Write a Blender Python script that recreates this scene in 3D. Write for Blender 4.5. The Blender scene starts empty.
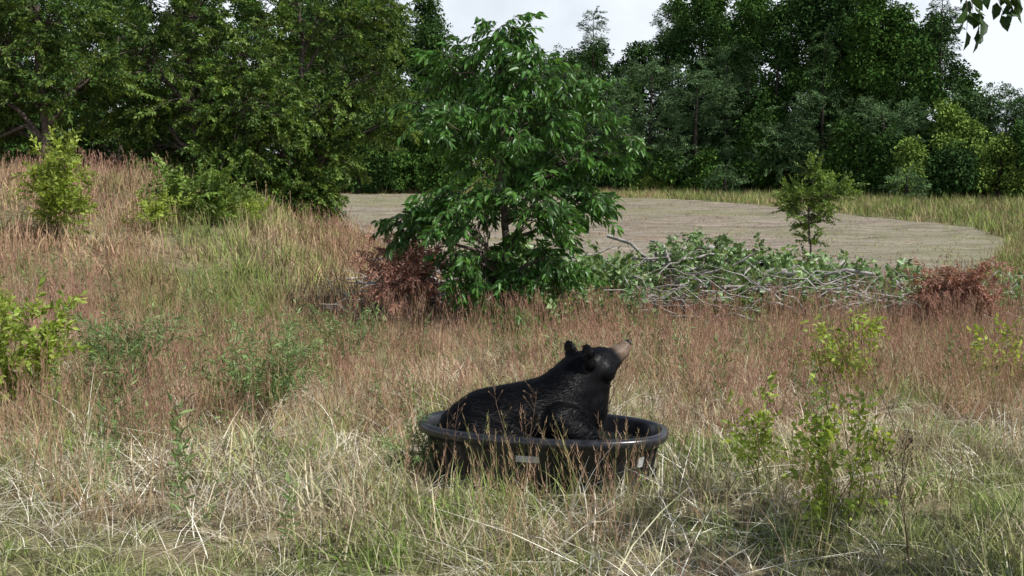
import bpy, math, random
import numpy as np
from mathutils import Vector
rng=np.random.default_rng(7); random.seed(7)
U=rng.uniform; Nn=rng.normal
F=1098.0; CAMZ=1.5; PITCH=math.atan(88/F)
sc=bpy.context.scene
root=sc.collection
# ---------------------------------------------------------------- terrain
def S(a,b,t):
    t=np.clip((np.asarray(t,float)-a)/(b-a),0,1); return t*t*(3-2*t)
def terr(x,y):
    x=np.asarray(x,float); y=np.asarray(y,float)
    base=1.9*S(18,75,y)
    hill=1.8*S(0.5,7.5,-x)*S(8,20,y)*(1-S(24,36,y))
    w=(0.025*np.sin(x*1.3+y*.7)+0.02*np.sin(x*2.9-y*1.7)+.03*np.sin(y*.45+x*.2))*S(6.5,10,np.hypot(x,y))
    return base+hill+w
def gp(px,py):
    dx=(px-512)/F; dz=-(py-288)/F
    c,s=math.cos(PITCH),math.sin(PITCH)
    d=np.array([dx,c+dz*s,-s+dz*c])
    t=1.0
    for i in range(6000):
        p=d*t
        if CAMZ+p[2] < terr(p[0],p[1]): break
        t+=0.02 if t<40 else .05
    return np.array([p[0],p[1],float(terr(p[0],p[1]))])
def at(px,y):
    x=(px-512)/F*y
    return np.array([x,y,float(terr(x,y))])
def zpy(py,y): return CAMZ+(200-py)/F*y
# ---------------------------------------------------------------- mesh helpers
def mk(name,V,Fc,mat=None,col=None,parent=None,loc=(0,0,0),link=True,smooth=False):
    V=np.asarray(V,np.float32); me=bpy.data.meshes.new(name)
    if isinstance(Fc,np.ndarray):
        k=Fc.shape[1]; n=len(Fc)
        me.vertices.add(len(V)); me.vertices.foreach_set('co',V.ravel())
        me.loops.add(n*k); me.loops.foreach_set('vertex_index',Fc.astype(np.int32).ravel())
        me.polygons.add(n); me.polygons.foreach_set('loop_start',np.arange(0,n*k,k,dtype=np.int32))
        me.update(calc_edges=True)
    else:
        me.from_pydata(V.tolist(),[],Fc); me.update()
    if col is not None:
        a=me.color_attributes.new('Col','FLOAT_COLOR','POINT')
        c=np.ones((len(V),4),np.float32); c[:,:col.shape[1]]=col
        a.data.foreach_set('color',c.ravel())
    if smooth: me.polygons.foreach_set('use_smooth',np.ones(len(me.polygons),bool))
    if mat: me.materials.append(mat)
    ob=bpy.data.objects.new(name,me); ob.location=loc
    if link: root.objects.link(ob)
    if parent: ob.parent=parent
    return ob
class Acc:
    def __init__(s): s.V=[];s.F=[];s.C=[];s.n=0
    def add(s,V,Fq,C=None):
        V=np.asarray(V); s.V.append(V); s.F.append(np.asarray(Fq)+s.n); s.n+=len(V)
        s.C.append(C if C is not None else np.zeros((len(V),3)))
    def get(s): return np.vstack(s.V),np.vstack(s.F),np.vstack(s.C)
def nrm(a): return a/np.maximum(np.linalg.norm(a,axis=-1,keepdims=True),1e-9)
def tube(P,R,k=6):
    P=np.asarray(P,float); R=np.asarray(R,float); n=len(P)
    T=nrm(np.gradient(P,axis=0)); ref=np.array([0,0,1.]) if abs(T[0,2])<.8 else np.array([1.,0,0])
    A=nrm(np.cross(T,ref)); B=np.cross(T,A)
    th=np.arange(k)/k*2*math.pi
    V=(P[:,None]+R[:,None,None]*(A[:,None]*np.cos(th)[None,:,None]+B[:,None]*np.sin(th)[None,:,None])).reshape(-1,3)
    i=np.arange(n-1)[:,None]*k; j=np.arange(k)[None]; j2=(j+1)%k
    Fq=np.stack([i+j,i+j2,i+k+j2,i+k+j],-1).reshape(-1,4)
    return V,Fq
def curve(a,b,n=5,bow=0.15,jit=0.03):
    a=np.asarray(a,float); b=np.asarray(b,float); t=np.linspace(0,1,n)[:,None]; L=np.linalg.norm(b-a)
    P=a+(b-a)*t; P[:,2]+=bow*L*4*(t*(1-t))[:,0]; P[1:-1]+=Nn(0,jit*L,(n-2,3)); return P
# ---------------------------------------------------------------- node helpers
def newmat(name):
    m=bpy.data.materials.new(name); m.use_nodes=True; nt=m.node_tree; nt.nodes.clear()
    o=nt.nodes.new('ShaderNodeOutputMaterial'); return m,nt,o
def nd(nt,t,**k):
    n=nt.nodes.new(t)
    for a,b in k.items(): setattr(n,a,b)
    return n
def mixc(nt,f,a,b,mode='MIX'):
    n=nt.nodes.new('ShaderNodeMix'); n.data_type='RGBA'; n.blend_type=mode
    for s,v in ((n.inputs[0],f),(n.inputs[6],a),(n.inputs[7],b)):
        if isinstance(v,(int,float)): s.default_value=v
        elif isinstance(v,tuple): s.default_value=v+(1,) if len(v)==3 else v
        else: nt.links.new(v,s)
    return n.outputs[2]
def mth(nt,op,a,b=None):
    n=nt.nodes.new('ShaderNodeMath'); n.operation=op
    for s,v in ((n.inputs[0],a),(n.inputs[1],b)):
        if v is None: continue
        if isinstance(v,(int,float)): s.default_value=v
        else: nt.links.new(v,s)
    return n.outputs[0]
def noise(nt,scale,detail=3,vec=None,rough=.5):
    if vec is None: vec=nd(nt,'ShaderNodeNewGeometry').outputs['Position']
    n=nd(nt,'ShaderNodeTexNoise'); n.inputs['Scale'].default_value=scale; n.inputs['Detail'].default_value=detail; n.inputs['Roughness'].default_value=rough
    nt.links.new(vec,n.inputs['Vector']); return n.outputs['Fac']
def mrange(nt,v,a,b,c=0,d=1):
    n=nd(nt,'ShaderNodeMapRange'); nt.links.new(v,n.inputs[0])
    for i,x in enumerate((a,b,c,d)): n.inputs[i+1].default_value=x
    return n.outputs[0]
def bump(nt,h,strength,dist):
    b=nd(nt,'ShaderNodeBump'); b.inputs['Strength'].default_value=strength; b.inputs['Distance'].default_value=dist
    nt.links.new(h,b.inputs['Height']); return b.outputs[0]
def greenzone(nt):
    g=nd(nt,'ShaderNodeNewGeometry'); s=nd(nt,'ShaderNodeSeparateXYZ'); nt.links.new(g.outputs['Position'],s.inputs[0])
    x,y=s.outputs[0],s.outputs[1]
    a=mth(nt,'MULTIPLY',mrange(nt,x,6,9),mrange(nt,y,16,19))
    b=mrange(nt,y,36,44,0,.75)
    dx=mth(nt,'SUBTRACT',x,mth(nt,'MULTIPLY',y,-.25)); dx=mth(nt,'ABSOLUTE',dx)
    c=mth(nt,'MULTIPLY',mrange(nt,dx,.4,1.7,1,0),mrange(nt,y,8.5,12))
    d=mrange(nt,y,5.2,7.2,.5,0)
    return mth(nt,'MAXIMUM',mth(nt,'MAXIMUM',a,b),mth(nt,'MAXIMUM',c,d))
def leafmat(name,c1,c2,trans=.35,rough=.5,spec=.3,stem=(.12,.09,.06),c3=None,wn=.5,simple=False):
    m,nt,o=newmat(name)
    at_=nd(nt,'ShaderNodeAttribute',attribute_name='Col'); sp=nd(nt,'ShaderNodeSeparateColor'); nt.links.new(at_.outputs['Color'],sp.inputs[0])
    c=mixc(nt,sp.outputs[0],c1,c2)
    oi=nd(nt,'ShaderNodeObjectInfo')
    f=mrange(nt,oi.outputs['Random'],0,1,.6,1.4)
    cc=nd(nt,'ShaderNodeCombineColor')
    for i in range(3): nt.links.new(f,cc.inputs[i])
    c=mixc(nt,1.0,c,cc.outputs[0],'MULTIPLY')
    if c3 is not None:
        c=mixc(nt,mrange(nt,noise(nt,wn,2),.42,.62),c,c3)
    c=mixc(nt,sp.outputs[1],c,stem)
    if simple:
        d=nd(nt,'ShaderNodeBsdfDiffuse'); nt.links.new(c,d.inputs[0]); nt.links.new(d.outputs[0],o.inputs[0]); return m
    p=nd(nt,'ShaderNodeBsdfPrincipled'); nt.links.new(c,p.inputs['Base Color']); p.inputs['Roughness'].default_value=rough; p.inputs['Specular IOR Level'].default_value=spec
    t=nd(nt,'ShaderNodeBsdfTranslucent')
    c2_=mixc(nt,1.0,c,(1.25,1.15,.6),'MULTIPLY'); nt.links.new(c2_,t.inputs[0])
    ms=nd(nt,'ShaderNodeMixShader'); ms.inputs[0].default_value=trans
    nt.links.new(p.outputs[0],ms.inputs[1]); nt.links.new(t.outputs[0],ms.inputs[2]); nt.links.new(ms.outputs[0],o.inputs[0])
    return m
def plain(name,c1,c2,scale=8,rough=.8,spec=.3,b=0.3,bd=.01):
    m,nt,o=newmat(name); f=noise(nt,scale,4)
    c=mixc(nt,mrange(nt,f,.35,.65),c1,c2)
    p=nd(nt,'ShaderNodeBsdfPrincipled'); nt.links.new(c,p.inputs['Base Color']); p.inputs['Roughness'].default_value=rough; p.inputs['Specular IOR Level'].default_value=spec
    if b: nt.links.new(bump(nt,f,b,bd),p.inputs['Normal'])
    nt.links.new(p.outputs[0],o.inputs[0]); return m
M_bark=plain('bark',(.07,.055,.045),(.16,.13,.11),20,.9,.1,.6,.02)
M_stem=plain('green_stem',(.12,.11,.05),(.18,.15,.08),20,.9,.1,0)
M_bark_pine=plain('bark_pine',(.03,.025,.02),(.06,.05,.04),14,.9,.1,.6,.02)
M_dead=plain('dead_wood',(.18,.16,.145),(.48,.45,.42),14,.9,.1,.6,.01)
def grassmat(name,green,straw,pink,head,gbias,simple=False,pk1=.66,pk0=.42):
    m,nt,o=newmat(name)
    at_=nd(nt,'ShaderNodeAttribute',attribute_name='Col'); sp=nd(nt,'ShaderNodeSeparateColor'); nt.links.new(at_.outputs['Color'],sp.inputs[0])
    n1=noise(nt,.9,3); n2=noise(nt,1.7,2)
    oi=nd(nt,'ShaderNodeObjectInfo')
    a=mth(nt,'ADD',n1,mrange(nt,sp.outputs[0],0,1,-.16,.16)); a=mth(nt,'ADD',a,mrange(nt,oi.outputs['Random'],0,1,-.08,.08))
    gz=greenzone(nt)
    a=mth(nt,'ADD',a,mth(nt,'MULTIPLY',gz,.14))
    g=mrange(nt,a,gbias-.07,gbias+.12)
    c=mixc(nt,g,straw,green)
    pk=mth(nt,'MULTIPLY',mrange(nt,n2,pk0,pk1,0,.8),mrange(nt,gz,0,1,1,.1))
    c=mixc(nt,pk,c,pink)
    f=mrange(nt,oi.outputs['Random'],0,1,.55,1.4)
    cc=nd(nt,'ShaderNodeCombineColor')
    for i in range(3): nt.links.new(f,cc.inputs[i])
    c=mixc(nt,1.0,c,cc.outputs[0],'MULTIPLY')
    hf=mth(nt,'MULTIPLY',sp.outputs[2],mrange(nt,gz,0,1,1,.35))
    c=mixc(nt,hf,c,head)
    if simple:
        d=nd(nt,'ShaderNodeBsdfDiffuse'); nt.links.new(c,d.inputs[0]); nt.links.new(d.outputs[0],o.inputs[0]); return m
    p=nd(nt,'ShaderNodeBsdfDiffuse'); nt.links.new(c,p.inputs[0])
    t=nd(nt,'ShaderNodeBsdfTranslucent'); nt.links.new(c,t.inputs[0])
    ms=nd(nt,'ShaderNodeMixShader'); ms.inputs[0].default_value=.22
    nt.links.new(p.outputs[0],ms.inputs[1]); nt.links.new(t.outputs[0],ms.inputs[2]); nt.links.new(ms.outputs[0],o.inputs[0])
    return m
M_short=grassmat('short_grass_blades',(.19,.28,.06),(.64,.56,.39),(.50,.37,.26),(.4,.3,.2),.54)
M_straw=grassmat('straw_blades',(.42,.44,.20),(.88,.83,.70),(.78,.67,.54),(.4,.3,.2),.64)
M_tall=grassmat('tall_grass_blades',(.22,.30,.08),(.52,.37,.24),(.43,.25,.18),(.40,.215,.165),.55,pk0=.34,pk1=.58)
M_fars=grassmat('far_grass_blades',(.22,.29,.08),(.47,.34,.22),(.40,.24,.165),(.40,.22,.17),.54,True,pk0=.34,pk1=.58)
M_weed=plain('dry_weed',(.09,.06,.04),(.17,.115,.08),30,.9,.1,0)
# ---------------------------------------------------------------- instancing
def coll(name,obs):
    c=bpy.data.collections.new(name)
    for o in obs: c.objects.link(o)
    return c
def gn_group(c):
    g=bpy.data.node_groups.new('inst_'+c.name,'GeometryNodeTree')
    g.interface.new_socket('Geometry',in_out='INPUT',socket_type='NodeSocketGeometry')
    g.interface.new_socket('Geometry',in_out='OUTPUT',socket_type='NodeSocketGeometry')
    i=g.nodes.new('NodeGroupInput'); o=g.nodes.new('NodeGroupOutput')
    ip=g.nodes.new('GeometryNodeInstanceOnPoints'); ci=g.nodes.new('GeometryNodeCollectionInfo')
    ci.inputs['Collection'].default_value=c; ci.inputs['Separate Children'].default_value=True; ci.inputs['Reset Children'].default_value=True
    def na(n,t):
        a=g.nodes.new('GeometryNodeInputNamedAttribute'); a.data_type=t; a.inputs[0].default_value=n; return a.outputs[0]
    e=g.nodes.new('FunctionNodeEulerToRotation'); L=g.links.new
    L(na('rot','FLOAT_VECTOR'),e.inputs[0]); L(e.outputs[0],ip.inputs['Rotation'])
    L(na('scl','FLOAT_VECTOR'),ip.inputs['Scale']); L(na('idx','INT'),ip.inputs['Instance Index'])
    ip.inputs['Pick Instance'].default_value=True
    L(i.outputs[0],ip.inputs['Points']); L(ci.outputs[0],ip.inputs['Instance']); L(ip.outputs[0],o.inputs[0])
    return g
GN={}
def inst(name,c,P,rot,scl,parent=None,loc=(0,0,0)):
    P=np.asarray(P,np.float32); n=len(P); me=bpy.data.meshes.new(name)
    me.vertices.add(n); me.vertices.foreach_set('co',P.ravel())
    scl=np.asarray(scl,np.float32)
    if scl.ndim==1: scl=np.repeat(scl[:,None],3,1)
    for nm,ty,d,key in (('rot','FLOAT_VECTOR',np.asarray(rot,np.float32),'vector'),('scl','FLOAT_VECTOR',scl,'vector')):
        a=me.attributes.new(nm,ty,'POINT'); a.data.foreach_set(key,d.ravel())
    a=me.attributes.new('idx','INT','POINT'); a.data.foreach_set('value',rng.integers(0,len(c.objects),n).astype(np.int32))
    ob=bpy.data.objects.new(name,me); root.objects.link(ob); ob.location=loc
    if parent: ob.parent=parent
    if c.name not in GN: GN[c.name]=gn_group(c)
    m=ob.modifiers.new('instances','NODES'); m.node_group=GN[c.name]; return ob
# ---------------------------------------------------------------- blades & leaves
def blades(n,R,h0,h1,w,lean,segs=3,head=0,flat=0.):
    a=U(0,2*math.pi,n); r=R*np.sqrt(U(0,1,n)); B=np.stack([r*np.cos(a),r*np.sin(a),np.zeros(n)-.01],1)
    az=U(0,2*math.pi,n); h=U(h0,h1,n); ln=lean*U(.2,1.3,n)
    D=np.stack([np.cos(az),np.sin(az),np.zeros(n)],1); fa=az+U(.6,2.5,n); Sd=np.stack([np.cos(fa),np.sin(fa),np.zeros(n)],1)
    t=np.linspace(0,1,segs+1); V=np.zeros((n,segs+1,2,3))
    for i,tt in enumerate(t):
        c=B+D*(h*ln*tt**1.6)[:,None]; c[:,2]+=h*tt*(1-np.minimum(.75,.45*ln)*tt)*(1-flat)
        ww=w*(1-tt**2*.9)*.5
        V[:,i,0]=c-Sd*ww; V[:,i,1]=c+Sd*ww
    C=np.zeros((n,segs+1,2,3)); C[...,0]=U(0,1,n)[:,None,None]; C[...,2]=head
    base=(np.arange(n)*(segs+1)*2)[:,None]; i=np.arange(segs)[None]*2
    Fq=np.stack([base+i,base+i+1,base+i+3,base+i+2],-1).reshape(-1,4)
    tips=V[:,-1].mean(1)
    return V.reshape(-1,3),Fq,C.reshape(-1,3),tips,D
def tuft(name,mat,n,R,h0,h1,w,lean,flat=0.,segs=3):
    V,Fq,C,_,_=blades(n,R,h0,h1,w,lean,segs,0,flat); return mk(name,V,Fq,mat,C,link=False)
def seedtuft(name,mat,n,R,h0,h1,hw=.0045,w=.0032,m3=3):
    A=Acc(); V,Fq,C,tips,D=blades(n,R,h0,h1,w,.28,4); A.add(V,Fq,C)
    V,Fq,C,_,_=blades(n*m3,R,h0*.3,h1*.6,.005,.7,3); A.add(V,Fq,C)
    for p,d in zip(tips,D):
        m=11; L=U(.07,.13)
        v,f,c,_,_=blades(m,.001,.018,.04,hw,.5,1,1)
        v=v.reshape(m,4,3); off=np.linspace(0,-L,m); v+= (p[None]+np.outer(off,[d[0]*.25,d[1]*.25,1]))[:,None]
        c=c.copy(); c[:,2]=U(.5,1)
        A.add(v.reshape(-1,3),f,c)
    V,Fq,C=A.get(); return mk(name,V,Fq,mat,C,link=False)
def leaves(P,D,L,wr=.4,fold=.25,hi=False,roll=.6,droop=.15):
    n=len(P); P=np.asarray(P,float); D=nrm(D); up=np.array([0,0,1.])+Nn(0,roll,(n,3))
    Sd=nrm(np.cross(D,up)); Nr=np.cross(Sd,D); L=np.broadcast_to(L,n)[:,None]; R=U(0,1,n)
    dn=np.array([0,0,-1.])
    if not hi:
        mid=P+D*L*.45; tip=P+D*L+dn*L*droop
        l=mid+Sd*L*wr*.5+Nr*L*fold*wr; r=mid-Sd*L*wr*.5+Nr*L*fold*wr
        V=np.stack([P,l,tip,r],1); b=(np.arange(n)*4)[:,None]
        Fc=np.stack([b+[0,3,2],b+[0,2,1]],1).reshape(-1,3); k=4
    else:
        m1=P+D*L*.3; m2=P+D*L*.65+dn*L*droop*.4; tip=P+D*L+dn*L*droop
        l1=m1+(Sd*.46+Nr*fold)*L*wr; r1=m1+(-Sd*.46+Nr*fold)*L*wr
        l2=m2+(Sd*.40+Nr*fold)*L*wr; r2=m2+(-Sd*.40+Nr*fold)*L*wr
        V=np.stack([P,l1,l2,tip,r2,r1,m1,m2],1); b=(np.arange(n)*8)[:,None]
        Fc=np.stack([b+x for x in ([0,6,1],[0,5,6],[1,6,7],[1,7,2],[6,5,4],[6,4,7],[2,7,3],[7,4,3])],1).reshape(-1,3); k=8
    C=np.zeros((n,k,3)); C[...,0]=R[:,None]
    return V.reshape(-1,3),Fc,C.reshape(-1,3)
def twig(name,mat,n,ln,L,wr=.4,droop=.4,hi=False,out=.6,stem=.003,up=0.,vert=.45):
    A=Acc(); t=np.linspace(.08,1,n)+Nn(0,.02,n)
    P=np.stack([t*ln,Nn(0,.012,n),up*ln*t*t-.12*ln*t*t+Nn(0,.012,n)],1)
    side=np.where(np.arange(n)%2==0,1,-1)
    D=np.stack([U(.3,1.1,n),side*U(.2,1.1,n)*out*1.5,U(-vert,vert,n)*1.6-droop*U(.4,1.4,n)],1); D[-1]=[1,0,-droop]
    V,Fc,C=leaves(P,D,L*U(.7,1.15,n),wr,.2,hi,roll=.9); A.add(V,Fc,C)
    tt=np.linspace(0,1,4); Q=np.stack([tt*ln,tt*0,up*ln*tt*tt-.12*ln*tt*tt],1); v,f=tube(Q,stem*(1.1-tt*.7),3)
    f=np.vstack([f[:,[0,1,2]],f[:,[0,2,3]]]); c=np.zeros((len(v),3)); c[:,1]=1; A.add(v,f,c)
    V,Fc,C=A.get(); return mk(name,V,Fc,mat,C,link=False)
def clump(name,mat,n,R,L,wr=.6,droop=.3):
    d=nrm(Nn(0,1,(n,3))); P=d*(R*U(.25,1,n)**.6)[:,None]; P[:,2]*=.7
    D=d+Nn(0,.6,(n,3)); D[:,2]-=droop
    V,Fc,C=leaves(P,D,L*U(.6,1.2,n),wr,.15,False,roll=1.); return mk(name,V,Fc,mat,C,link=False)
def bough(name,mat,n,ln,wid,L,wr):
    t=U(.05,1,n)**.8; s=U(-1,1,n); P=np.stack([t*ln,s*wid*(1-t*.7)*.5,-.15*ln*t*t+Nn(0,.05,n)],1)
    D=np.stack([np.ones(n)*.9,s*1.2+Nn(0,.3,n),U(-.6,.6,n)],1)
    V,Fc,C=leaves(P,D,L*U(.6,1.2,n),wr,.1,False,roll=1.); return mk(name,V,Fc,mat,C,link=False)
ML_hero=leafmat('cherry_leaf',(.045,.13,.026),(.12,.25,.05),.33,.36,.45)
ML_over=leafmat('overhang_leaf',(.03,.07,.015),(.06,.11,.03),.2,.5,.3)
ML_left=leafmat('left_leaf',(.09,.17,.03),(.22,.31,.07),.36,.5,.3)
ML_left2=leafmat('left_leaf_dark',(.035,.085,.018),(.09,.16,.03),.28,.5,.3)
ML_yel=leafmat('yellowgreen_leaf',(.22,.32,.05),(.42,.50,.12),.45,.5,.3)
ML_bush=leafmat('bramble_leaf',(.11,.21,.07),(.29,.40,.18),.3,.42,.45)
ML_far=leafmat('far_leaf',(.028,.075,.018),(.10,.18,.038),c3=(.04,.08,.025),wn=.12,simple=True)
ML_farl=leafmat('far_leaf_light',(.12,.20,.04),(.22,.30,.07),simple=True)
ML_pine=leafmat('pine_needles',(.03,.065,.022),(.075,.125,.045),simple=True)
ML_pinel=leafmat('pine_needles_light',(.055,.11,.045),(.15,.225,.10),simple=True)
ML_red=leafmat('dead_leaf',(.27,.12,.09),(.52,.31,.25),.2,.8,.1)
ML_forb=leafmat('forb_leaf',(.14,.23,.07),(.26,.36,.15),.3,.55,.3,stem=(.2,.2,.1))
C_hero=coll('tw_hero',[twig('th%d'%i,ML_hero,15,.30,.115,.36,.5,True,.6,.004,0,.3) for i in range(4)])
C_left=coll('tw_left',[twig('tl%d'%i,ML_left,30,.45,.09,.5,.3,False,.9,.004) for i in range(4)])
C_left2=coll('tw_left2',[twig('tk%d'%i,ML_left2,30,.45,.09,.5,.3,False,.9,.004) for i in range(4)])
C_yel=coll('tw_yel',[twig('ty%d'%i,ML_yel,9,.22,.065,.55,.1,True,.7,.002,.2,.6) for i in range(3)])
C_yelL=coll('tw_yelL',[twig('tz%d'%i,ML_yel,16,.26,.085,.5,.15,False,.7,.003,.2,.6) for i in range(3)])
C_bush=coll('tw_bush',[twig('tb%d'%i,ML_bush,15,.30,.085,.68,.1,False,.8,.003,.1,.5) for i in range(4)])
C_far=coll('cl_far',[clump('cf%d'%i,ML_far,60,.6,.21) for i in range(4)])
C_farl=coll('cl_farl',[clump('cg%d'%i,ML_farl,60,.5,.17) for i in range(3)])
C_pine=coll('bo_pine',[bough('bp%d'%i,ML_pine,75,1.2,1.1,.22,.3) for i in range(4)])
C_pinel=coll('bo_pinel',[bough('bq%d'%i,ML_pinel,75,1.1,1.0,.2,.28) for i in range(4)])
C_red=coll('tw_red',[twig('tr%d'%i,ML_red,30,.35,.08,.3,.2,False,.8,.004,0,.6) for i in range(3)])
C_forb=coll('tw_forb',[twig('tf%d'%i,ML_forb,26,.5,.085,.2,-.1,False,.7,.003,.3,.5) for i in range(3)])
# ---------------------------------------------------------------- ground
def spaced(a,b,n,c,k):
    u=np.linspace(-1,1,n); v=np.sinh(u*k)/np.sinh(k); return np.where(v<0,c+v*(c-a),c+v*(b-c))
gx=spaced(-500,500,260,0,5.0); gy=spaced(-120,800,300,14,5.0)
X,Y=np.meshgrid(gx,gy); Z=terr(X,Y)
V=np.stack([X,Y,Z],-1).reshape(-1,3); nx,ny=len(gx),len(gy)
i=(np.arange(ny-1)[:,None]*nx+np.arange(nx-1)[None]).ravel()
Fq=np.stack([i,i+1,i+nx+1,i+nx],1)
m,nt,o=newmat('meadow_soil')
n1=noise(nt,.9,4); n2=noise(nt,9,5,rough=.7); n3=noise(nt,60,3)
gz=greenzone(nt); n1=mth(nt,'ADD',n1,mth(nt,'MULTIPLY',gz,.08))
c=mixc(nt,mrange(nt,n1,.48,.62),(.30,.24,.14),(.13,.17,.05))
c=mixc(nt,mrange(nt,n2,.4,.62,0,.85),c,(.08,.06,.035))
c=mixc(nt,mrange(nt,n3,.5,.7,0,.6),c,(.48,.42,.30))
p=nd(nt,'ShaderNodeBsdfPrincipled'); nt.links.new(c,p.inputs['Base Color']); p.inputs['Roughness'].default_value=.95; p.inputs['Specular IOR Level'].default_value=.1
nt.links.new(bump(nt,n2,.8,.08),p.inputs['Normal']); nt.links.new(p.outputs[0],o.inputs[0])
mk('ground',V,Fq,m,smooth=True)
poly=np.array([(-3.2,23.5),(-.5,19.8),(4,18.6),(8.2,20.2),(11.6,26),(14.8,33),(15.2,40),(12.2,50),(6,61),(-2,68),(-12,70),(-17,58),(-13,42),(-6.5,30)],float)
def catmull(P,m):
    out=[]; n=len(P)
    for i in range(n):
        a,b,c_,d=P[i-1],P[i],P[(i+1)%n],P[(i+2)%n]
        for t in np.arange(m)/m:
            out.append(.5*((2*b)+(-a+c_)*t+(2*a-5*b+4*c_-d)*t*t+(-a+3*b-3*c_+d)*t**3))
    return np.array(out)
bd=catmull(poly,14); cen=np.array([-.5,42.]); nb=len(bd); nr=70
bdj=bd+Nn(0,.12,bd.shape)
rr=(np.arange(1,nr+1)/nr); XY=cen+(bdj[None]-cen)*rr[:,None,None]; XY=np.vstack([cen[None],XY.reshape(-1,2)])
V=np.column_stack([XY,terr(XY[:,0],XY[:,1])+.035])
fl=[[0,1+j,1+(j+1)%nb] for j in range(nb)]
for k in range(nr-1):
    a=1+k*nb
    for j in range(nb): j2=(j+1)%nb; fl.append([a+j,a+nb+j,a+nb+j2,a+j2])
m,nt,o=newmat('mown_hay')
geo=nd(nt,'ShaderNodeNewGeometry'); mp=nd(nt,'ShaderNodeMapping'); mp.inputs['Scale'].default_value=(.35,1.2,1); mp.inputs['Rotation'].default_value=(0,0,.5); nt.links.new(geo.outputs['Position'],mp.inputs[0])
n1=noise(nt,1.2,4,mp.outputs[0]); n2=noise(nt,7,5,rough=.7); n3=noise(nt,.12,3)
c=mixc(nt,mrange(nt,n1,.38,.62),(.25,.205,.16),(.42,.355,.295))
c=mixc(nt,mrange(nt,n2,.42,.65,0,.75),c,(.17,.15,.10))
c=mixc(nt,mrange(nt,n3,.45,.65,0,.45),c,(.22,.24,.11))
p=nd(nt,'ShaderNodeBsdfPrincipled'); nt.links.new(c,p.inputs['Base Color']); p.inputs['Roughness'].default_value=.95; p.inputs['Specular IOR Level'].default_value=.1
nt.links.new(bump(nt,n2,.9,.1),p.inputs['Normal']); nt.links.new(p.outputs[0],o.inputs[0])
fieldob=mk('mowed_field',V,fl,m,smooth=True)
def inpoly(x,y,P):
    r=np.zeros(len(x),bool); n=len(P)
    for i in range(n):
        x1,y1=P[i]; x2,y2=P[i-1]
        cnd=((y1>y)!=(y2>y))&(x<(x2-x1)*(y-y1)/(y2-y1+1e-12)+x1); r^=cnd
    return r
TUB=np.array([.158,5.85]); TROT=math.radians(-13)
def tubr(x,y):
    dx=x-TUB[0]; dy=y-TUB[1]; c,s=math.cos(-TROT),math.sin(-TROT)
    return np.hypot((c*dx-s*dy)/.66,(s*dx+c*dy)/.40)
# ---------------------------------------------------------------- grass scatter
def vn(x,y,s,seed=0):
    return .5+.25*(np.sin(x*s+1.3*np.sin(y*s*.7+seed)+seed)+np.sin(y*s*1.1+1.7*np.sin(x*s*.6+seed*2)))
def scatter(y0,y1,dens,kx=.55,pad=1.0):
    A=(kx*(y1**2-y0**2)+2*pad*(y1-y0)); n=int(A*dens)
    y=np.sqrt(U(y0*y0,y1*y1,n)); x=U(-1,1,n)*(kx*y+pad); return x,y
def put(name,c,x,y,s,parent=None,tilt=.12,mar=1.07,field=False):
    ip=inpoly(x,y,bd); k=(tubr(x,y)>mar)&(ip if field else ~ip); x,y,s=x[k],y[k],s[k]; n=len(x)
    rot=np.stack([Nn(0,tilt,n),Nn(0,tilt,n),U(0,6.28,n)],1)
    return inst(name,c,np.stack([x,y,terr(x,y)+(.03 if field else 0)],1),rot,s,parent)
C_sh=coll('g_short',[tuft('gs%d'%i,M_short,28,.13,.07,.23,.0055,.8) for i in range(5)])
C_st=coll('g_straw',[tuft('gt%d'%i,M_straw,15,.16,.14,.42,.005,1.7,.35) for i in range(5)])
C_tl=coll('g_tall',[seedtuft('gl%d'%i,M_tall,7,.11,.30,.54) for i in range(6)])
C_t1=coll('g_tall1',[seedtuft('gq%d'%i,M_tall,3,.06,.34,.54,.0045,.0032,1) for i in range(5)])
C_tf=coll('g_tallf',[seedtuft('gk%d'%i,M_fars,6,.14,.30,.54,.008,.006) for i in range(4)])
C_md=coll('g_mid',[tuft('gm%d'%i,M_tall,24,.16,.14,.36,.007,.55) for i in range(4)])
C_mf=coll('g_midf',[tuft('gn%d'%i,M_fars,20,.20,.14,.36,.012,.55,0,2) for i in range(4)])
C_hay=coll('g_hay',[tuft('gh%d'%i,M_fars,14,.25,.05,.14,.012,1.4,.3,2) for i in range(3)])
gE=bpy.data.objects.new('meadow_grass',None); root.objects.link(gE)
x,y=scatter(3,13,50); put('short_tufts',C_sh,x,y,U(.6,1.3,len(x))*(.65+.75*vn(x,y,2.3,4)),gE,mar=1.0)
x,y=scatter(3,9,30); k=U(0,1,len(x))<.2+.95*vn(x,y,1.1,2)-.2; x,y=x[k],y[k]; put('straw_tufts',C_st,x,y,U(.6,1.3,len(x)),gE)
x,y=scatter(13,36,12); put('far_tufts',C_mf,x,y,U(.9,1.5,len(x)),gE)
x,y=scatter(34,80,3.5,.6); put('farther_tufts',C_mf,x,y,U(1.3,2.2,len(x)),gE)
x,y=scatter(6.6,13,11); put('mid_tufts',C_md,x,y,U(.6,1.1,len(x)),gE,mar=1.15)
x,y=scatter(19,70,2.5,.48); put('hay_stubble',C_hay,x,y,U(.8,1.5,len(x)),fieldob,field=True)
tE=bpy.data.objects.new('tall_dry_grass',None); root.objects.link(tE)
x,y=scatter(3.6,14,26)
dn=np.clip(.16+.85*S(6.3,8.2,y)+.5*S(1.0,2.5,-x)*S(4.2,5.5,y),0,1)*np.clip(.2+1.05*vn(x,y,1.1,5),0,1)
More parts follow.
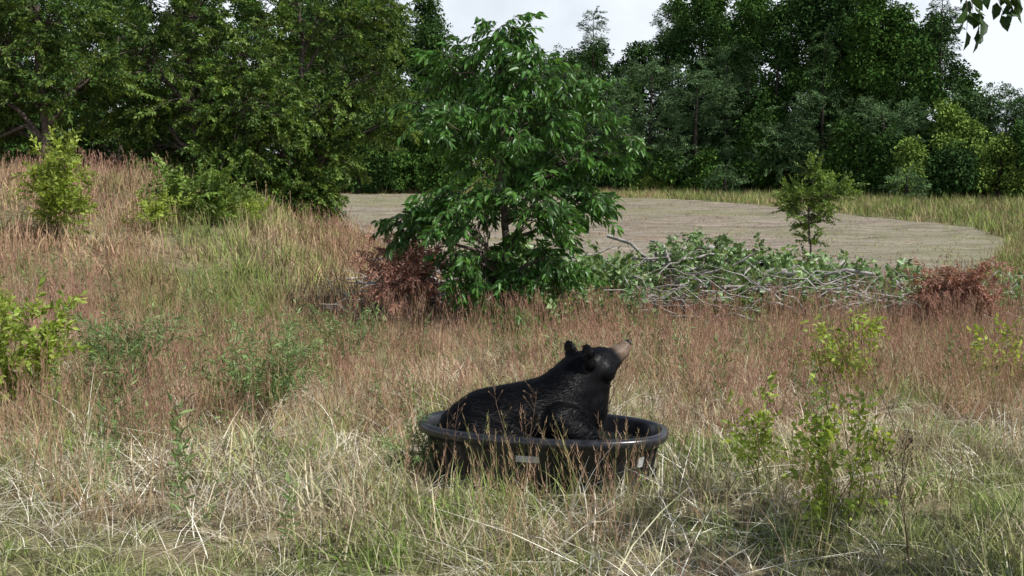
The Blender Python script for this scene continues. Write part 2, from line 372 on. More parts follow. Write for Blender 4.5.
k=U(0,1,len(x))<dn; x,y=x[k],y[k]; put('seed_heads',C_tl,x,y,U(.65,1.35,len(x))*np.where((y<5.6)&(abs(x-.15)<1),.9,1),tE,mar=1.2)
n=46; x=U(-.75,.95,n); y=U(4.55,5.38,n); put('seed_stalks',C_t1,x,y,U(.7,1.2,n),tE,mar=1.1)
x,y=scatter(4.0,7.5,3.5); put('seed_stalks_sparse',C_t1,x,y,U(.8,1.35,len(x)),tE,mar=1.4)
x,y=scatter(14,34,7); k=(U(0,1,len(x))<np.where(x<-1,.95,.4)*np.where(abs(x+.25*y)<1.2,.3,1)); x,y=x[k],y[k]; put('seed_heads_far',C_tf,x,y,U(.9,1.4,len(x)),tE)
def weed(name):
    A=Acc(); H=U(.5,.8)
    for s in range(2):
        a=U(0,6.28); e=np.array([math.cos(a)*.12,math.sin(a)*.12,H*U(.7,1)]); B=curve((0,0,0),e,6,0,.03); A.add(*tube(B,np.linspace(.003,.0013,6),4))
        for q in range(13):
            t=U(.5,1)*5; i0=min(4,int(t)); p=B[i0]+(B[i0+1]-B[i0])*(t-i0); az=U(0,6.28); d=np.array([math.cos(az),math.sin(az),U(.6,1.8)]); l=U(.02,.05)
            A.add(*tube(np.array([p,p+d*l]),[.001,.0008],3)); A.add(*tube(np.array([p+d*l,p+d*(l+.007),p+d*(l+.014)]),[.0015,.0045,.001],4))
    V,Fq,_=A.get(); return mk(name,V,Fq,M_weed,link=False)
C_weed=coll('g_weed',[weed('gw%d'%i) for i in range(5)])
x,y=scatter(4.3,12,1.8); k=(x<-.3)|(U(0,1,len(x))<.5); k&=~((y<5.6)&(abs(x-.15)<.75)); x,y=x[k],y[k]
hx=[at(525,5.2),at(905,5.2),at(440,5.1)]; x=np.append(x,[h[0] for h in hx]); y=np.append(y,[h[1] for h in hx])
put('dry_weeds',C_weed,x,y,U(.6,1.0,len(x)),tE)
# ---------------------------------------------------------------- trees
def build_tree(name,base,trunk,lobes,nsub,ntw,c,r0,sc_,mat=M_bark,az_j=.8,pitch=(-.6,.8),inner=.4,c2=None,rx_=.9):
    trunk=np.asarray(trunk,float); n=len(trunk); A=Acc()
    tt=np.linspace(0,1,4*n); TP=np.stack([np.interp(tt,np.linspace(0,1,n),trunk[:,k]) for k in range(3)],1)
    TP[1:]+=Nn(0,r0*.25,(len(TP)-1,3)); TR=r0*(1-.8*tt)+r0*.35*np.exp(-tt*25); A.add(*tube(TP,TR,8))
    P=[];Ro=[];Sc=[]
    for (cx,cy,cz,rx,ry,rz,w) in lobes:
        cc=np.array([cx,cy,cz]); rad=np.array([rx,ry,rz])
        hd=math.hypot(cx,cy); k=int(np.argmin(abs(TP[:,2]-max(TP[-1,2]*.12,cz-.7*hd-.2*rz))))
        a=TP[k]; L=curve(a,cc,6,.08,.04); r1=min(TR[k]*.7,r0*.5); A.add(*tube(L,np.linspace(r1,r1*.35,6),5))
        for j in range(int(nsub*w)):
            d=nrm(Nn(0,1,3)); e=cc+d*rad*U(.55,1.0); s=L[min(5,2+int(U(0,3.99)))]
            B=curve(s,e,5,.1,.05); A.add(*tube(B,np.linspace(r1*.3,r1*.08+.002,5),3))
            dd=nrm(e-s)
            for q in range(ntw):
                t=U(inner,1.02); f=t*4; i0=min(3,int(f)); p=B[i0]+(B[i0+1]-B[i0])*(f-i0)+Nn(0,.07,3)*rx
                P.append(p); Ro.append((Nn(0,rx_),U(*pitch)-.35*dd[2],math.atan2(dd[1],dd[0])+Nn(0,az_j))); Sc.append(U(*sc_))
    V,Fq,_=A.get(); ob=mk(name,V,Fq,mat,loc=base,smooth=True)
    P,Ro,Sc=map(np.array,(P,Ro,Sc))
    if c2 is None: inst('foliage',c,P,Ro,Sc,ob)
    else:
        h=U(0,1,len(P))<.45; inst('foliage',c,P[~h],Ro[~h],Sc[~h],ob); inst('foliage_dark',c2,P[h],Ro[h],Sc[h],ob)  # random share of the twigs carries the darker leaf colour
    return ob
D0=12.7; b0=at(505,D0)
def lob(px,py,r,dep,w,asp=.8,D=D0,bx=505,b=b0):
    k=D/F; return ((px-bx)*k,dep,zpy(py,D)-b[2],r*k,r*k*1.1,r*k*asp,w)
L=[lob(500,42,34,0,.7),lob(480,75,44,.2,.9),lob(535,78,42,-.2,.9),lob(450,68,25,0,.35),lob(575,102,42,.1,.9),lob(604,145,30,-.2,.7),lob(448,125,36,-.3,.7),
 lob(520,130,55,-.4,1.2),lob(570,165,48,.3,.9),lob(490,175,58,.4,1.1),lob(455,215,50,-.4,1.0),lob(410,222,30,-.2,.6),lob(530,215,54,-.5,1.1),lob(586,198,30,.0,.6),
 lob(480,260,52,-.3,1.1),lob(548,258,42,-.2,.9),lob(510,298,44,-.4,1.0),lob(395,224,18,.2,.25)]
build_tree('young_cherry_tree',b0,[(0,0,0),(.03,0,.8),(-.05,.05,1.7),(-.05,0,2.7),(-.03,0,3.5)],L,13,6,C_hero,.06,(.7,1.1),pitch=(-.1,.8),inner=.35,rx_=.5)
def lobs(Dd,bx,bb,arr): return [lob(px,py,r,dep,w,.8,Dd,bx,bb) for (px,py,r,dep,w) in arr]
b=at(197,22.5)
build_tree('deciduous_tree',b,[(0,0,0),(.05,0,1.2),(-.1,.1,2.6),(.1,0,4.2),(0,0,6)],
 lobs(22.5,197,b,[(200,20,70,0,1),(150,60,60,-.5,1),(250,50,70,.3,1.1),(200,105,55,-.6,.9),(120,110,50,.2,.8),(260,110,55,-.5,1),(160,-50,80,0,.7),(250,-60,80,0,.7),(150,150,35,.4,.5),(235,160,42,-.4,.8),(180,150,30,1.0,.4)]),24,8,C_left,.11,(.75,1.2),c2=C_left2)
b=at(300,23.5)
build_tree('deciduous_tree',b,[(0,0,0),(-.05,0,1.2),(.1,.1,2.4),(.1,0,4.2),(0,0,5.6)],
 lobs(23.5,300,b,[(320,30,70,0,1),(370,80,50,0,.9),(330,110,50,-.4,.9),(285,150,48,-.6,.9),(300,190,36,-.6,.8),(340,150,36,-.2,.7),(385,125,30,0,.45),(330,-50,80,0,.7),(385,20,42,0,.6),(255,190,30,-.6,.5),(285,205,30,-.8,.6),(320,200,24,-.5,.5)]),24,8,C_left,.10,(.75,1.2),c2=C_left2)
b=at(45,21)
build_tree('deciduous_tree',b,[(0,0,0),(.1,0,1.2),(-.1,.1,2.4),(.1,0,4.2),(0,0,5.6)],
 lobs(21,45,b,[(60,20,70,0,1),(0,50,65,-.3,1),(90,85,48,0,.8),(30,100,45,.3,.8),(-60,60,80,0,.8),(40,-70,80,0,.7),(-60,140,50,0,.6),(-20,130,32,.5,.4)]),24,8,C_left,.10,(.75,1.2),c2=C_left2)
b=at(120,27)
build_tree('deciduous_tree',b,[(0,0,0),(.1,0,1.2),(-.1,.1,2.4),(.1,0,4.2)],
 lobs(27,120,b,[(60,110,55,0,1),(120,120,55,0,1),(180,120,55,0,1),(10,130,45,0,1),(240,125,50,0,1),(90,165,30,0,.6),(150,165,30,0,.6),(210,170,30,0,.6),(30,165,30,0,.6),(100,60,70,0,1),(200,60,70,0,1),(290,90,60,0,1),(350,70,52,0,1)]),18,6,C_left2,.09,(1,1.7))
b=at(808,17)
build_tree('cherry_sapling',b,[(0,0,0),(.05,0,.7),(.0,.0,1.3),(.05,0,1.85)],
 [lob(px,py,r,0,w,1.,17,808,b) for px,py,r,w in ((814,178,13,.9),(798,200,18,1.2),(828,197,16,1.2),(812,220,16,1.1),(788,206,11,.5),(838,188,9,.5),(808,243,9,.4),(806,262,6,.2))],11,4,C_left,.024,(.4,.65),inner=.4,pitch=(-1.2,.6),rx_=1.5)
def shrub(name,px,py,hpy,w,c,nst=9,ntw=9,sc_=(.8,1.2),D=None,r=.005,mat=M_stem,pit=(-1.2,.3),f0=.2):
    b=gp(px,py) if D is None else at(px,D); H=zpy(hpy,b[1])-b[2]; A=Acc();P=[];Ro=[];Sc=[]
    for j in range(nst):
        a=U(0,6.28); k=U(.2,1); e=np.array([math.cos(a)*w*k,math.sin(a)*w*k,H*U(.5,1)*(1.05-.3*k)]); s=np.array([math.cos(a)*.05,math.sin(a)*.05,0])
        if j==0: e=np.array([w*.1,0,H*.97])
        B=curve(s,e,6,.06,.05); A.add(*tube(B,np.linspace(r,r*.4,6),4))
        for q in range(ntw):
            f=U(f0,1.0)*5; i0=min(4,int(f)); P.append(B[i0]+(B[i0+1]-B[i0])*(f-i0)); Ro.append((Nn(0,1.5),U(*pit),a+Nn(0,1.4))); Sc.append(U(*sc_))
    V,Fq,_=A.get(); ob=mk(name,V,Fq,mat,loc=b); inst('foliage',c,np.array(P),np.array(Ro),np.array(Sc),ob); return ob
shrub('leafy_shrub',62,240,122,.42,C_yelL,20,12,(.6,1.0))
shrub('leafy_shrub',2,410,268,.48,C_yelL,20,10,(.5,.8))
shrub('leafy_shrub',150,232,190,.5,C_yelL,9,7,(.6,.9))
shrub('leafy_shrub',240,225,190,.6,C_yelL,10,7,(.6,.9))
shrub('leafy_shrub',200,222,170,.7,C_left,14,9)
shrub('leafy_shrub',838,545,355,.18,C_yel,12,7,(.42,.75),r=.0028,f0=.2)
shrub('leafy_shrub',845,400,312,.28,C_yel,10,7,(.6,1))
shrub('leafy_shrub',762,500,392,.15,C_yel,6,5,(.5,.8),r=.0025,f0=.5)
shrub('leafy_shrub',1000,390,330,.3,C_yel,8,7,(.6,1))
shrub('leafy_shrub',130,400,318,.6,C_forb,12,8,(.5,.8))
shrub('leafy_shrub',265,420,345,.5,C_forb,11,7,(.5,.8))
shrub('leafy_shrub',340,380,320,.4,C_forb,8,6,(.5,.8))
shrub('leafy_shrub',412,478,440,.14,C_forb,9,7,(.3,.45))
# ---------------------------------------------------------------- forest
def skyl(px): return np.interp(px,[-200,420,445,475,520,555,575,592,610,640,655,690,895,908,925,950,962,990,1024,1200],[-40,-30,5,50,46,45,44,24,44,42,-5,-25,-25,25,0,15,82,88,105,95])
FP={k:[[],[],[]] for k in ('d','l','p','q')}; TK=Acc()
def addp(k,p,r,s): FP[k][0].append(p);FP[k][1].append(r);FP[k][2].append(s)
def f_dec(x,y,zt,R,k='d',low=.1):
    z0=float(terr(x,y)); H=zt-z0; nl=int(9+H*.8)
    T=curve((x,y,z0-.1),(x,y,z0+H*.8),5,0,.01); TK.add(*tube(T,np.linspace(.2,.04,5),6))
    for j in range(nl):
        fz=low+(.95-low)*(j+.5)/nl; prof=math.sin(math.pi*min(1,(fz*.8+.22)))**.7; a=U(0,6.28); q=R*prof*U(.3,.8); lr=R*U(.26,.46)*(1-.3*fz)
        lc=np.array([x+q*math.cos(a),y+q*math.sin(a),z0+H*fz])
        m_=int(20*(lr/1.2)**1.6)+8; d=nrm(Nn(0,1,(m_,3))); d[:,2]=np.abs(d[:,2])*np.sign(U(-.4,1,m_))
        pts=lc+d*lr*U(.65,1.1,(m_,1))*np.array([1,1,.8])
        for p in pts: addp(k,p,(Nn(0,.5),Nn(0,.5),U(0,6.28)),U(.7,1.3))
def f_con(x,y,zt,R,k='p',low=.05,step=.5,per=8):
    z0=float(terr(x,y)); H=zt-z0; T=curve((x,y,z0-.1),(x,y,zt-.3),5,0,.003); TK.add(*tube(T,np.linspace(.18,.02,5),6))
    n=int(H*(1-low)/step)
    for j in range(n):
        fz=low+(1-low)*j/n; Rr=R*(1-fz)**.7*U(.75,1.15)+.25
        for q in range(per):
            a=U(0,6.28); zz=z0+H*fz+U(-.3,.3); l=Rr*U(.7,1.1); m_=max(1,int(l/.8))
            for w in range(m_):
                r=(w+.3)/m_*l*.9; addp(k,(x+r*math.cos(a),y+r*math.sin(a),zz-.12*r),(Nn(0,.5),U(-.3,.6),a+Nn(0,.3)),min(1.3,.6+l/3)*U(.8,1.15))
    addp(k,(x,y,zt-.6),(0,-1.3,0),.7)
def f_pin(x,y,zt,R,k='q'):
    z0=float(terr(x,y)); H=zt-z0; T=curve((x,y,z0-.1),(x,y,zt-.4),5,0,.005); TK.add(*tube(T,np.linspace(.2,.04,5),6))
    for j in range(int(16+H*2.0)):
        fz=U(.06,.97); prof=math.sin(math.pi*min(1,fz*.72+.28))**.8+.12; a=U(0,6.28); l=R*prof*U(.5,1.05)
        e=np.array([x+l*math.cos(a),y+l*math.sin(a),z0+H*fz+.15*l])
        for w in range(8): addp(k,e+Nn(0,1,3)*np.array([.5,.5,.28])-(U(0,.5)*l)*np.array([math.cos(a),math.sin(a),0]),(Nn(0,.6),U(-.9,.2),a+Nn(0,.7)),U(.65,1.05))
def dl(px): return np.interp(px,[-300,330,600,800,900,1024,1300],[62,76,73,66,61,59,58])
for px in np.arange(-110,1160,36):
    q=px+U(-8,8); D=dl(q)+10+U(-1.5,1.5); x=(q-512)/F*D; tp=skyl(q)+U(0,14); zt=zpy(tp,D)
    if q>955: f_con(x,D,zt,2.0,'p') if U()<.5 else f_dec(x,D,zt-.3,2.2)
    else: f_dec(x,D,zt-.4,2.8)
for q,tp,e,R,ty in ((592,13,4,1.7,'c'),(565,60,1,2.2,'q'),(605,75,-1,2.4,'q'),(650,70,-2,2.6,'q'),(695,75,-2,2.5,'q'),(725,55,1,2.2,'q'),
   (745,-10,3,2.4,'d'),(700,-20,4,2.4,'d'),(665,5,5,2.0,'c'),(775,-5,1,1.9,'d'),(805,-20,2,2.1,'d'),(835,-25,3,2.3,'d'),(865,-15,1,1.9,'d'),(892,0,2,1.8,'d'),(912,35,1,1.4,'d'),(820,30,-1,1.7,'c'),
   (935,-2,3,1.3,'c'),(945,100,-1,1.5,'l'),(968,120,-1,1.1,'l'),(985,90,2,1.8,'q'),(1010,105,1,1.8,'q'),(1045,100,1,2,'q'),(1090,90,1,2.2,'c'),(1140,90,1,2.2,'q'),
   (755,110,-3,1.9,'d'),(820,95,-2,1.8,'q'),(880,100,-2,1.6,'q'),(785,130,-3,1.5,'q'),(850,120,-3,1.6,'d'),
   (350,0,-3,2.6,'d'),(390,10,-2,2.6,'d'),(430,20,-2,2.3,'d'),(470,70,-1,2.2,'d'),(510,80,0,2.3,'d'),(545,95,-1,2,'d'),(310,0,-2,2.6,'d'),(440,110,-4,1.8,'d'),(400,100,-4,1.9,'d'),(360,120,-5,1.8,'d')):
    D=dl(q)+e; x=(q-512)/F*D; zt=zpy(tp,D)
    if ty=='c': f_con(x,D,zt,R)
    elif ty=='q': f_pin(x,D,zt,R)
    else: f_dec(x,D,zt-.3,R,ty)
for px in np.arange(-110,1160,19):
    q=px+U(-8,8); D=dl(q)-3+U(-1.5,3); f_dec((q-512)/F*D,D,float(terr(0,D))+U(1.0,3.6),1.5,'d' if U()<.88 else 'l',.15)
for q,h in ((724,2.0),(905,1.7)):
    D=dl(q)-6; f_con((q-512)/F*D,D,float(terr(0,D))+h,.9,'q',0,.3)
V,Fq,_=TK.get(); fo=mk('forest_treeline',V,Fq,M_bark_pine,smooth=True)
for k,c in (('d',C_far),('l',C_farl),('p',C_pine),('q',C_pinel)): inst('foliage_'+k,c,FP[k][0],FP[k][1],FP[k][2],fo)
# ---------------------------------------------------------------- brush pile
A=Acc()
def hp(x): return np.interp(x,[-2.2,-1.4,0,1.5,2.9,3.6,4.5,5.6,6.6],[.25,.75,.8,.72,.78,.64,.48,.34,.2])
for j in range(300):
    x=U(-1.9,6.2); y=U(12.8,16.5); z=U(.1,1.1)*hp(x)*(1-abs(y-14.6)/2.6); a=Nn(0,.7) if U()<.7 else U(0,3); l=U(.5,1.7); d=np.array([math.cos(a),math.sin(a)*.8,Nn(0,.2)])*l*.5
    c0=np.array([x,y,terr(x,y)+z+.04]); r=U(.007,.032)*(1 if U()<.88 else 1.9)
    A.add(*tube(curve(c0-d,c0+d,6,Nn(0,.06),.03),np.linspace(r,r*.5,6),6))
for j in range(380):
    x=U(-1.9,6.0); y=U(12.2,15.6); z=hp(x)*U(.2,1.15); a=U(0,6.28); l=U(.4,1.1); c0=np.array([x,y,terr(x,y)+z*.7]); d=np.array([math.cos(a),math.sin(a)*.5,U(-.2,.5)])*l
    A.add(*tube(curve(c0,c0+d,5,.05,.05),np.linspace(.009,.0025,5),4))
V,Fq,_=A.get(); bp=mk('brush_pile',V,Fq,M_dead,smooth=True)
def mound(n,x0,x1,hk=1.,y0=13.,y1=16.4):
    x=U(x0,x1,n); y=U(y0,y1,n); z=hp(x)*hk*np.clip(1-np.abs(y-14.6)/2.4,0,1)*U(.3,1.1,n)
    z*= .7+.55*vn(x,y,2.6,3)
    return np.stack([x,y,terr(x,y)+z+.05],1),np.stack([Nn(0,1.,n),U(-1.2,.3,n),U(0,6.28,n)],1)
br=bpy.data.objects.new('bramble_thicket',None); root.objects.link(br)
P,R_=mound(2300,.1,5.9,1.05); k=U(0,1,2300)<.15+.75*vn(P[:,0],P[:,1],2.2,1); inst('leaves',C_bush,P[k],R_[k],U(.7,1.2,k.sum()),br)
P,R_=mound(380,-.5,1.4,1.0,12.2,14.2); P[:,2]+=.1; inst('leaves_base',C_bush,P,R_,U(.8,1.2,380),br)
P,R_=mound(280,5.4,7.8,1.0,13.0,15.5); inst('leaves_edge',C_bush,P,R_,U(.7,1.1,280),br)
def deadb(px,py,D,w,h,n):
    x=(px-512)/F*D; z=zpy(py,D); P=np.array([x,D,z])+Nn(0,1,(n,3))*np.array([w,w*.6,h])*.45; P[:,2]=np.maximum(P[:,2],terr(P[:,0],P[:,1])+.05)
    A=Acc(); g=np.array([x,D,float(terr(x,D))])
    for j in range(26):
        A.add(*tube(curve(g+Nn(0,.1,3)*[1,1,0],P[j],5,.1,.05),np.linspace(.014,.003,5),4))
    V,Fq,_=A.get(); ob=mk('dead_pine_branches',V,Fq,M_dead); inst('dead_foliage',C_red,P,np.stack([Nn(0,1.,n),U(-.9,.7,n),U(0,6.28,n)],1),U(.6,1.0,n),ob)
deadb(402,280,12.5,.50,.42,150); deadb(415,258,13.6,.42,.28,90); deadb(960,302,12.5,.46,.36,260)
x,y=scatter(4.6,13,2.0); k=(x<-.8)|(U(0,1,len(x))<.35); x,y=x[k],y[k]; n=len(x)
kk=tubr(x,y)>1.5; x,y=x[kk],y[kk]; P=[];Ro=[];Sc=[]
for a_,b_ in zip(x,y):
    for s in range(rng.integers(2,5)):
        P.append((a_+Nn(0,.06),b_+Nn(0,.06),float(terr(a_,b_)))); Ro.append((U(-.5,.5),U(-1.5,-1.0),U(0,6.28))); Sc.append(U(.5,1.0))
inst('goldenrod_plants',C_forb,P,Ro,Sc)
# ---------------------------------------------------------------- overhanging tree (trunk just outside the frame)
A=Acc(); b=np.array([3.3,3.4,0.]); A.add(*tube(curve((0,0,-.1),(-.1,0,4.2),8,0,.01),np.linspace(.08,.03,8),8))
Lb=curve((-.05,0,2.2),(-2.05,-.25,2.22),8,.05,.01); A.add(*tube(Lb,np.linspace(.025,.004,8),6))
P=[];Ro=[];Sc=[]
for px,py in ((985,0),(1004,2),(964,0),(972,24),(958,12),(1012,-4)):
    p=np.array([(px-512)/F*3.1-b[0],3.1-b[1],zpy(py-10,3.1)]); s=Lb[np.argmin(abs(Lb[:,0]-p[0]))]
    A.add(*tube(curve(s,p,4,0,.02),np.linspace(.004,.002,4),4)); P.append(p); Ro.append((Nn(0,.6),U(1.0,1.5),U(0,6.28))); Sc.append(U(.5,.65))
for j in range(160):
    d=nrm(Nn(0,1,3)); P.append(np.array([.3,-.1,3.4])+d*U(.3,1.0)*np.array([1,1.0,.7])); Ro.append((0,U(-.3,.6),math.atan2(d[1],d[0]))); Sc.append(U(.9,1.3))
V,Fq,_=A.get(); ob=mk('overhanging_tree',V,Fq,M_bark,loc=b,smooth=True)
C_ov=coll('tw_ov',[twig('to%d'%i,ML_over,5,.14,.10,.65,.2,True,.7,.003) for i in range(3)]); inst('foliage',C_ov,P,Ro,Sc,ob)
# ---------------------------------------------------------------- stock tank
NT=288; th=np.arange(NT)/NT*2*math.pi
def oval(a,b,th,e=2.35):
    c,s=np.cos(th),np.sin(th); return np.stack([a*np.sign(c)*abs(c)**(2/e),b*np.sign(s)*abs(s)**(2/e)],-1)
a0,b0_=.675,.40
rib=np.clip(np.sin(th*26)*3,-1,1)*.5+.5
prof=[(-.10,.0,0),(-.092,.012,0),(-.085,.03,0),(-.082,.04,1),(-.045,.215,1),(-.042,.225,0),(-.034,.245,0),(-.022,.250,0),(-.004,.252,0),(.002,.262,0),(.002,.284,0),(-.004,.294,0),(-.014,.300,0),(-.030,.301,0),(-.042,.296,0),(-.048,.285,0),(-.058,.24,0),(-.10,.05,0),(-.125,.035,0)]
V=[]
for dl_,z,rb in prof:
    o2=oval(a0+dl_,b0_+dl_,th); nn=nrm(o2/np.array([a0**2,b0_**2])); o2=o2-nn*(.013*rib*rb)[:,None]
    V.append(np.column_stack([o2,np.full(NT,z)]))
V=np.vstack(V); fl=[]
for k in range(len(prof)-1):
    for j in range(NT): j2=(j+1)%NT; fl.append([k*NT+j,k*NT+j2,(k+1)*NT+j2,(k+1)*NT+j])
fl.append(list(range(NT))[::-1]); fl.append([ (len(prof)-1)*NT+j for j in range(NT)])
M_tub=plain('structural_foam_plastic',(.013,.013,.016),(.026,.026,.030),30,.30,.6,.15,.002)
tz=float(terr(*TUB))
tub=mk('stock_tank',V,fl,M_tub,loc=(TUB[0],TUB[1],tz),smooth=True); tub.rotation_euler=(0,math.radians(.8),TROT)
mm=tub.modifiers.new('b','EDGE_SPLIT'); mm.split_angle=math.radians(50)
o2=oval(a0-.066,b0_-.066,th); wv=np.vstack([[0,0,.21],np.column_stack([o2,np.full(NT,.21)])])
m,nt,o=newmat('water'); p=nd(nt,'ShaderNodeBsdfPrincipled'); p.inputs['Base Color'].default_value=(.02,.022,.018,1); p.inputs['Roughness'].default_value=.04
nt.links.new(bump(nt,noise(nt,14,3),.25,.02),p.inputs['Normal']); nt.links.new(p.outputs[0],o.inputs[0])
mk('water',wv,[[0,1+j,1+(j+1)%NT] for j in range(NT)],m,parent=tub,smooth=True)
M_lab=plain('sticker_white',(.7,.7,.68),(.35,.36,.37),120,.5,.4,0)
def sticker(nm,t0,t1,z0,z1,mat):
    tt=np.linspace(t0,t1,9); V=[]
    for z in (z0,z1):
        dlt=-.082+(z-.04)/(.175)*.037+.004; V.append(np.column_stack([oval(a0+dlt,b0_+dlt,tt),np.full(9,z)]))
    mk(nm,np.vstack(V),[[j,j+1,10+j,9+j] for j in range(8)],mat,parent=tub)
sticker('maker_label',-1.64,-1.51,.165,.20,M_lab); sticker('price_sticker',-.55,-.46,.14,.195,M_lab)
V,Fq=tube([(.60,-.06,.09),(.625,-.06,.09)],[.028,.026],16); mk('drain_plug',V,Fq,M_tub,parent=tub,smooth=True)
# ---------------------------------------------------------------- bear
import bmesh
from mathutils import Matrix
def dvec(psi,el): return np.array([math.cos(el)*math.cos(psi),math.cos(el)*math.sin(psi),math.sin(el)])
hd=dvec(math.radians(34),math.radians(32)); lat=np.array([hd[1],-hd[0],0]); lat/=np.linalg.norm(lat); upv=np.cross(lat,hd); upv=upv if upv[2]>0 else -upv
C0=np.array([.275,.0,.605])
chains=[
 [((-.39,.02,.23),.18),((-.30,.02,.27),.205),((-.14,.01,.295),.215),((.02,0,.325),.22),((.12,0,.38),.205),((.165,0,.46),.175),((.21,0,.54),.142),(tuple(C0),.106)],
 [((.12,0,.34),.20),((.20,0,.39),.16),((.24,.01,.48),.13),(tuple(C0-upv*.02),.10)],
 [(tuple(C0),.104),(tuple(C0+hd*.05-upv*.012),.091),(tuple(C0+hd*.10-upv*.028),.067),(tuple(C0+hd*.15-upv*.034),.052),(tuple(C0+hd*.20-upv*.034),.044),(tuple(C0+hd*.228-upv*.030),.037)],
 [((.13,-.13,.34),.13),((.22,-.19,.27),.078),((.31,-.20,.20),.060),((.36,-.17,.12),.055)],
 [((.13,.12,.34),.13),((.20,.15,.24),.08),((.27,.16,.15),.062),((.36,.14,.08),.055)],
 [((-.32,-.10,.23),.16),((-.16,-.17,.21),.12),((-.02,-.19,.17),.08),((-.06,-.20,.08),.055),((.04,-.20,.06),.05)],
 [((-.32,.12,.22),.16),((-.16,.17,.20),.12),((-.02,.19,.16),.08),((.04,.20,.07),.05)],
]
for s in (-1,1):
    chains.append([(tuple(C0+lat*s*.048-upv*.03+hd*.02),.075),(tuple(C0+lat*s*.034-upv*.03+hd*.08),.053)])
bm=bmesh.new()
for ch in chains:
    for (p1,r1),(p2,r2) in zip(ch[:-1],ch[1:]):
        p1=np.array(p1);p2=np.array(p2); L_=np.linalg.norm(p2-p1); n=max(2,int(L_/(.18*min(r1,r2)))+1)
        for t in np.linspace(0,1,n):
            q=p1+(p2-p1)*t; bmesh.ops.create_icosphere(bm,subdivisions=3,radius=r1+(r2-r1)*t,matrix=Matrix.Translation(Vector(q)))
vup=nrm(upv*.75+np.array([0,0,.5]))
for s in (-1,1):
    ec=C0-hd*.045+lat*s*.092+vup*.108
    for k in range(9):
        a=(k/8-.5)*2.6; q=ec+lat*math.sin(a)*.034+vup*(math.cos(a)*.044+.008)
        bmesh.ops.create_icosphere(bm,subdivisions=2,radius=.017,matrix=Matrix.Translation(Vector(q)))
    for t in (0,.5,1):
        q=ec-hd*.012-vup*.04*t; bmesh.ops.create_icosphere(bm,subdivisions=2,radius=.031,matrix=Matrix.Translation(Vector(q)))
me=bpy.data.meshes.new('tmp'); bm.to_mesh(me); bm.free(); tmp=bpy.data.objects.new('tmp',me); root.objects.link(tmp)
r=tmp.modifiers.new('r','REMESH'); r.mode='VOXEL'; r.voxel_size=.0085
s_=tmp.modifiers.new('s','SMOOTH'); s_.factor=.5; s_.iterations=5
dg=bpy.context.evaluated_depsgraph_get(); bme=bpy.data.meshes.new_from_object(tmp.evaluated_get(dg)); bpy.data.objects.remove(tmp)
n=len(bme.vertices); co=np.zeros(n*3); bme.vertices.foreach_get('co',co); co=co.reshape(-1,3)
no=np.zeros(n*3); bme.vertices.foreach_get('normal',no); no=no.reshape(-1,3)
lump=.003*np.sin(co[:,0]*26+3*np.sin(co[:,2]*19))*np.sin(co[:,2]*31+co[:,1]*22)
body=np.clip(1-np.linalg.norm(co-C0,axis=1)/.2,0,1); co2=co+no*(lump*(1-body))[:,None]; bme.vertices.foreach_set('co',co2.ravel())
def tanw(p):
    v=p-C0; t=v@hd; return S(.13,.19,t)*(1-.5*S(.0,.03,-(v@upv)-.045))
w=tanw(co); a=bme.color_attributes.new('Col','FLOAT_COLOR','POINT'); c4=np.ones((n,4),np.float32); c4[:,0]=w; c4[:,1]=0; a.data.foreach_set('color',c4.ravel())
bme.polygons.foreach_set('use_smooth',np.ones(len(bme.polygons),bool))
m,nt,o=newmat('black_fur'); at_=nd(nt,'ShaderNodeAttribute',attribute_name='Col'); sp=nd(nt,'ShaderNodeSeparateColor'); nt.links.new(at_.outputs[0],sp.inputs[0])
c=mixc(nt,sp.outputs[0],(.004,.004,.005),(.21,.15,.11)); p=nd(nt,'ShaderNodeBsdfPrincipled'); nt.links.new(c,p.inputs['Base Color']); p.inputs['Roughness'].default_value=.45; p.inputs['Specular IOR Level'].default_value=.13
nt.links.new(p.outputs[0],o.inputs[0]); M_fur=m
bme.materials.clear(); bme.materials.append(M_fur)
bear=bpy.data.objects.new('black_bear',bme); root.objects.link(bear); bear.location=(TUB[0],TUB[1]+.02,tz+.0); bear.rotation_euler=(0,0,math.radians(-6))
bme.calc_loop_triangles(); nt_=len(bme.loop_triangles); ti=np.zeros(nt_*3,np.int32); bme.loop_triangles.foreach_get('vertices',ti); ti=ti.reshape(-1,3)
T3=co2[ti]; ar=np.linalg.norm(np.cross(T3[:,1]-T3[:,0],T3[:,2]-T3[:,0]),axis=1); NH=70000
pk=rng.choice(nt_,NH,p=ar/ar.sum()); uv=U(0,1,(NH,2)); fl_=uv.sum(1)>1; uv[fl_]=1-uv[fl_]
P=T3[pk,0]+uv[:,:1]*(T3[pk,1]-T3[pk,0])+uv[:,1:]*(T3[pk,2]-T3[pk,0]); Nm=nrm(no[ti[pk,0]])
flow=np.tile([-.8,0,-.5],(NH,1)); hdist=np.linalg.norm(P-C0,axis=1); hw=1-S(.12,.25,hdist)
flow=flow*(1-hw)[:,None]+(-hd)[None]*hw[:,None]; flow=flow-Nm*(flow*Nm).sum(1)[:,None]; Dh=nrm(nrm(flow)+Nm*U(.15,.45,NH)[:,None]+Nn(0,.15,(NH,3)))
Lh=U(.014,.034,NH)*(1-.66*hw); Lh*=1-.6*S(.1,.15,(P-C0)@hd); Sd=nrm(np.cross(Dh,Nm)); w_=.0014
V=np.stack([P-Sd*w_,P+Sd*w_,P+Dh*Lh[:,None]],1).reshape(-1,3); Fc=np.arange(NH*3).reshape(-1,3); cw=np.repeat(tanw(P),3); C=np.zeros((NH*3,3)); C[:,0]=cw
mk('fur',V,Fc,M_fur,C,parent=bear)
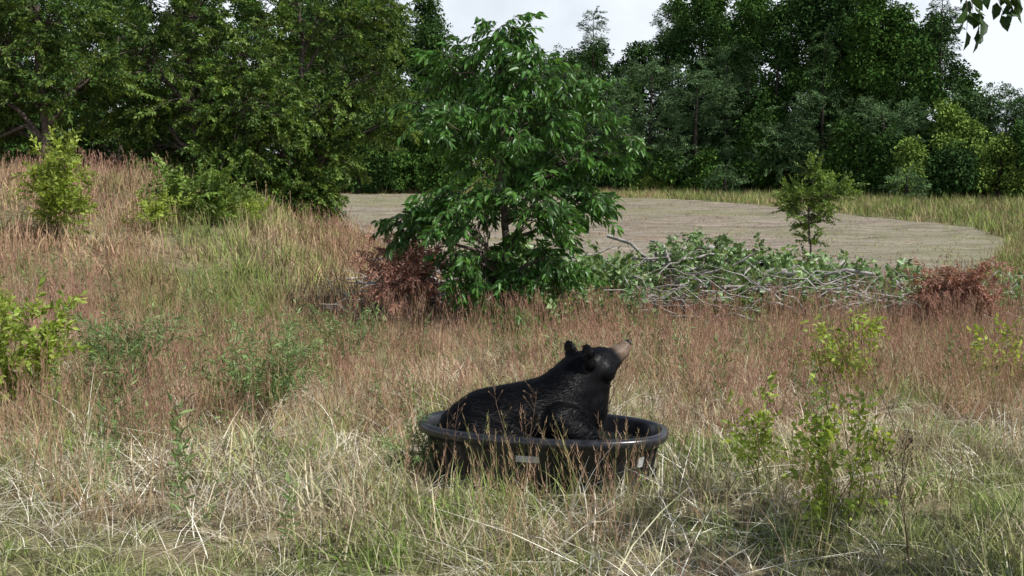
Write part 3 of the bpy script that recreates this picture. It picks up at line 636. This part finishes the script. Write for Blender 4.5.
M_nose=plain('nose_leather',(.01,.01,.01),(.02,.02,.02),80,.3,.5,.2,.002)
def ell(nm,c,r,mat,axes=None):
    bm=bmesh.new(); bmesh.ops.create_icosphere(bm,subdivisions=3,radius=1); me=bpy.data.meshes.new(nm)
    for v in bm.verts:
        q=np.array(v.co)*r; v.co=Vector(c+hd*q[0]+lat*q[1]+upv*q[2])
    bm.to_mesh(me); bm.free(); me.polygons.foreach_set('use_smooth',np.ones(len(me.polygons),bool)); me.materials.append(mat); ob=bpy.data.objects.new(nm,me); root.objects.link(ob); ob.parent=bear
ell('nose',C0+hd*.256-upv*.020,np.array([.016,.026,.019]),M_nose)
for s in (-1,1): ell('eye',C0+hd*.098+lat*s*.047+upv*.024,np.array([.010,.009,.009]),M_nose)
# ---------------------------------------------------------------- light, sky, camera
ROT=math.radians(118); EL=math.radians(50)
sv=Vector((math.sin(ROT)*math.cos(EL),math.cos(ROT)*math.cos(EL),math.sin(EL)))
sl=bpy.data.lights.new('sun','SUN'); sl.energy=5.0; sl.angle=math.radians(.5); sl.color=(1,.98,.94); so=bpy.data.objects.new('sun',sl); root.objects.link(so)
so.rotation_euler=(-sv).to_track_quat('-Z','Y').to_euler()
w=bpy.data.worlds.new('World'); sc.world=w; w.use_nodes=True; nt=w.node_tree; bg=nt.nodes['Background']
sky=nt.nodes.new('ShaderNodeTexSky'); sky.sky_type='NISHITA'; sky.sun_disc=False; sky.sun_elevation=EL; sky.sun_rotation=ROT; sky.dust_density=1.0; sky.air_density=1.0
tc=nt.nodes.new('ShaderNodeTexCoord'); cl=noise(nt,3.0,6,tc.outputs['Generated'],.6)
sx=nd(nt,'ShaderNodeSeparateXYZ'); nt.links.new(tc.outputs['Generated'],sx.inputs[0])
cf=mth(nt,'MULTIPLY',mrange(nt,cl,.36,.54,.72,1.0),mrange(nt,sx.outputs[2],.22,.5,1,.05))
c=mixc(nt,cf,sky.outputs[0],(12.8,13.6,14.6)); nt.links.new(c,bg.inputs[0]); bg.inputs[1].default_value=.075
cam=bpy.data.cameras.new('camera'); cam.sensor_width=36; cam.lens=F/1024*36; cam.clip_end=3000; cam.clip_start=.05
co_=bpy.data.objects.new('camera',cam); root.objects.link(co_); co_.location=(0,0,CAMZ); co_.rotation_euler=(math.pi/2-PITCH,0,0); sc.camera=co_
sc.view_settings.view_transform='Standard'; sc.view_settings.look='None'; sc.view_settings.exposure=0
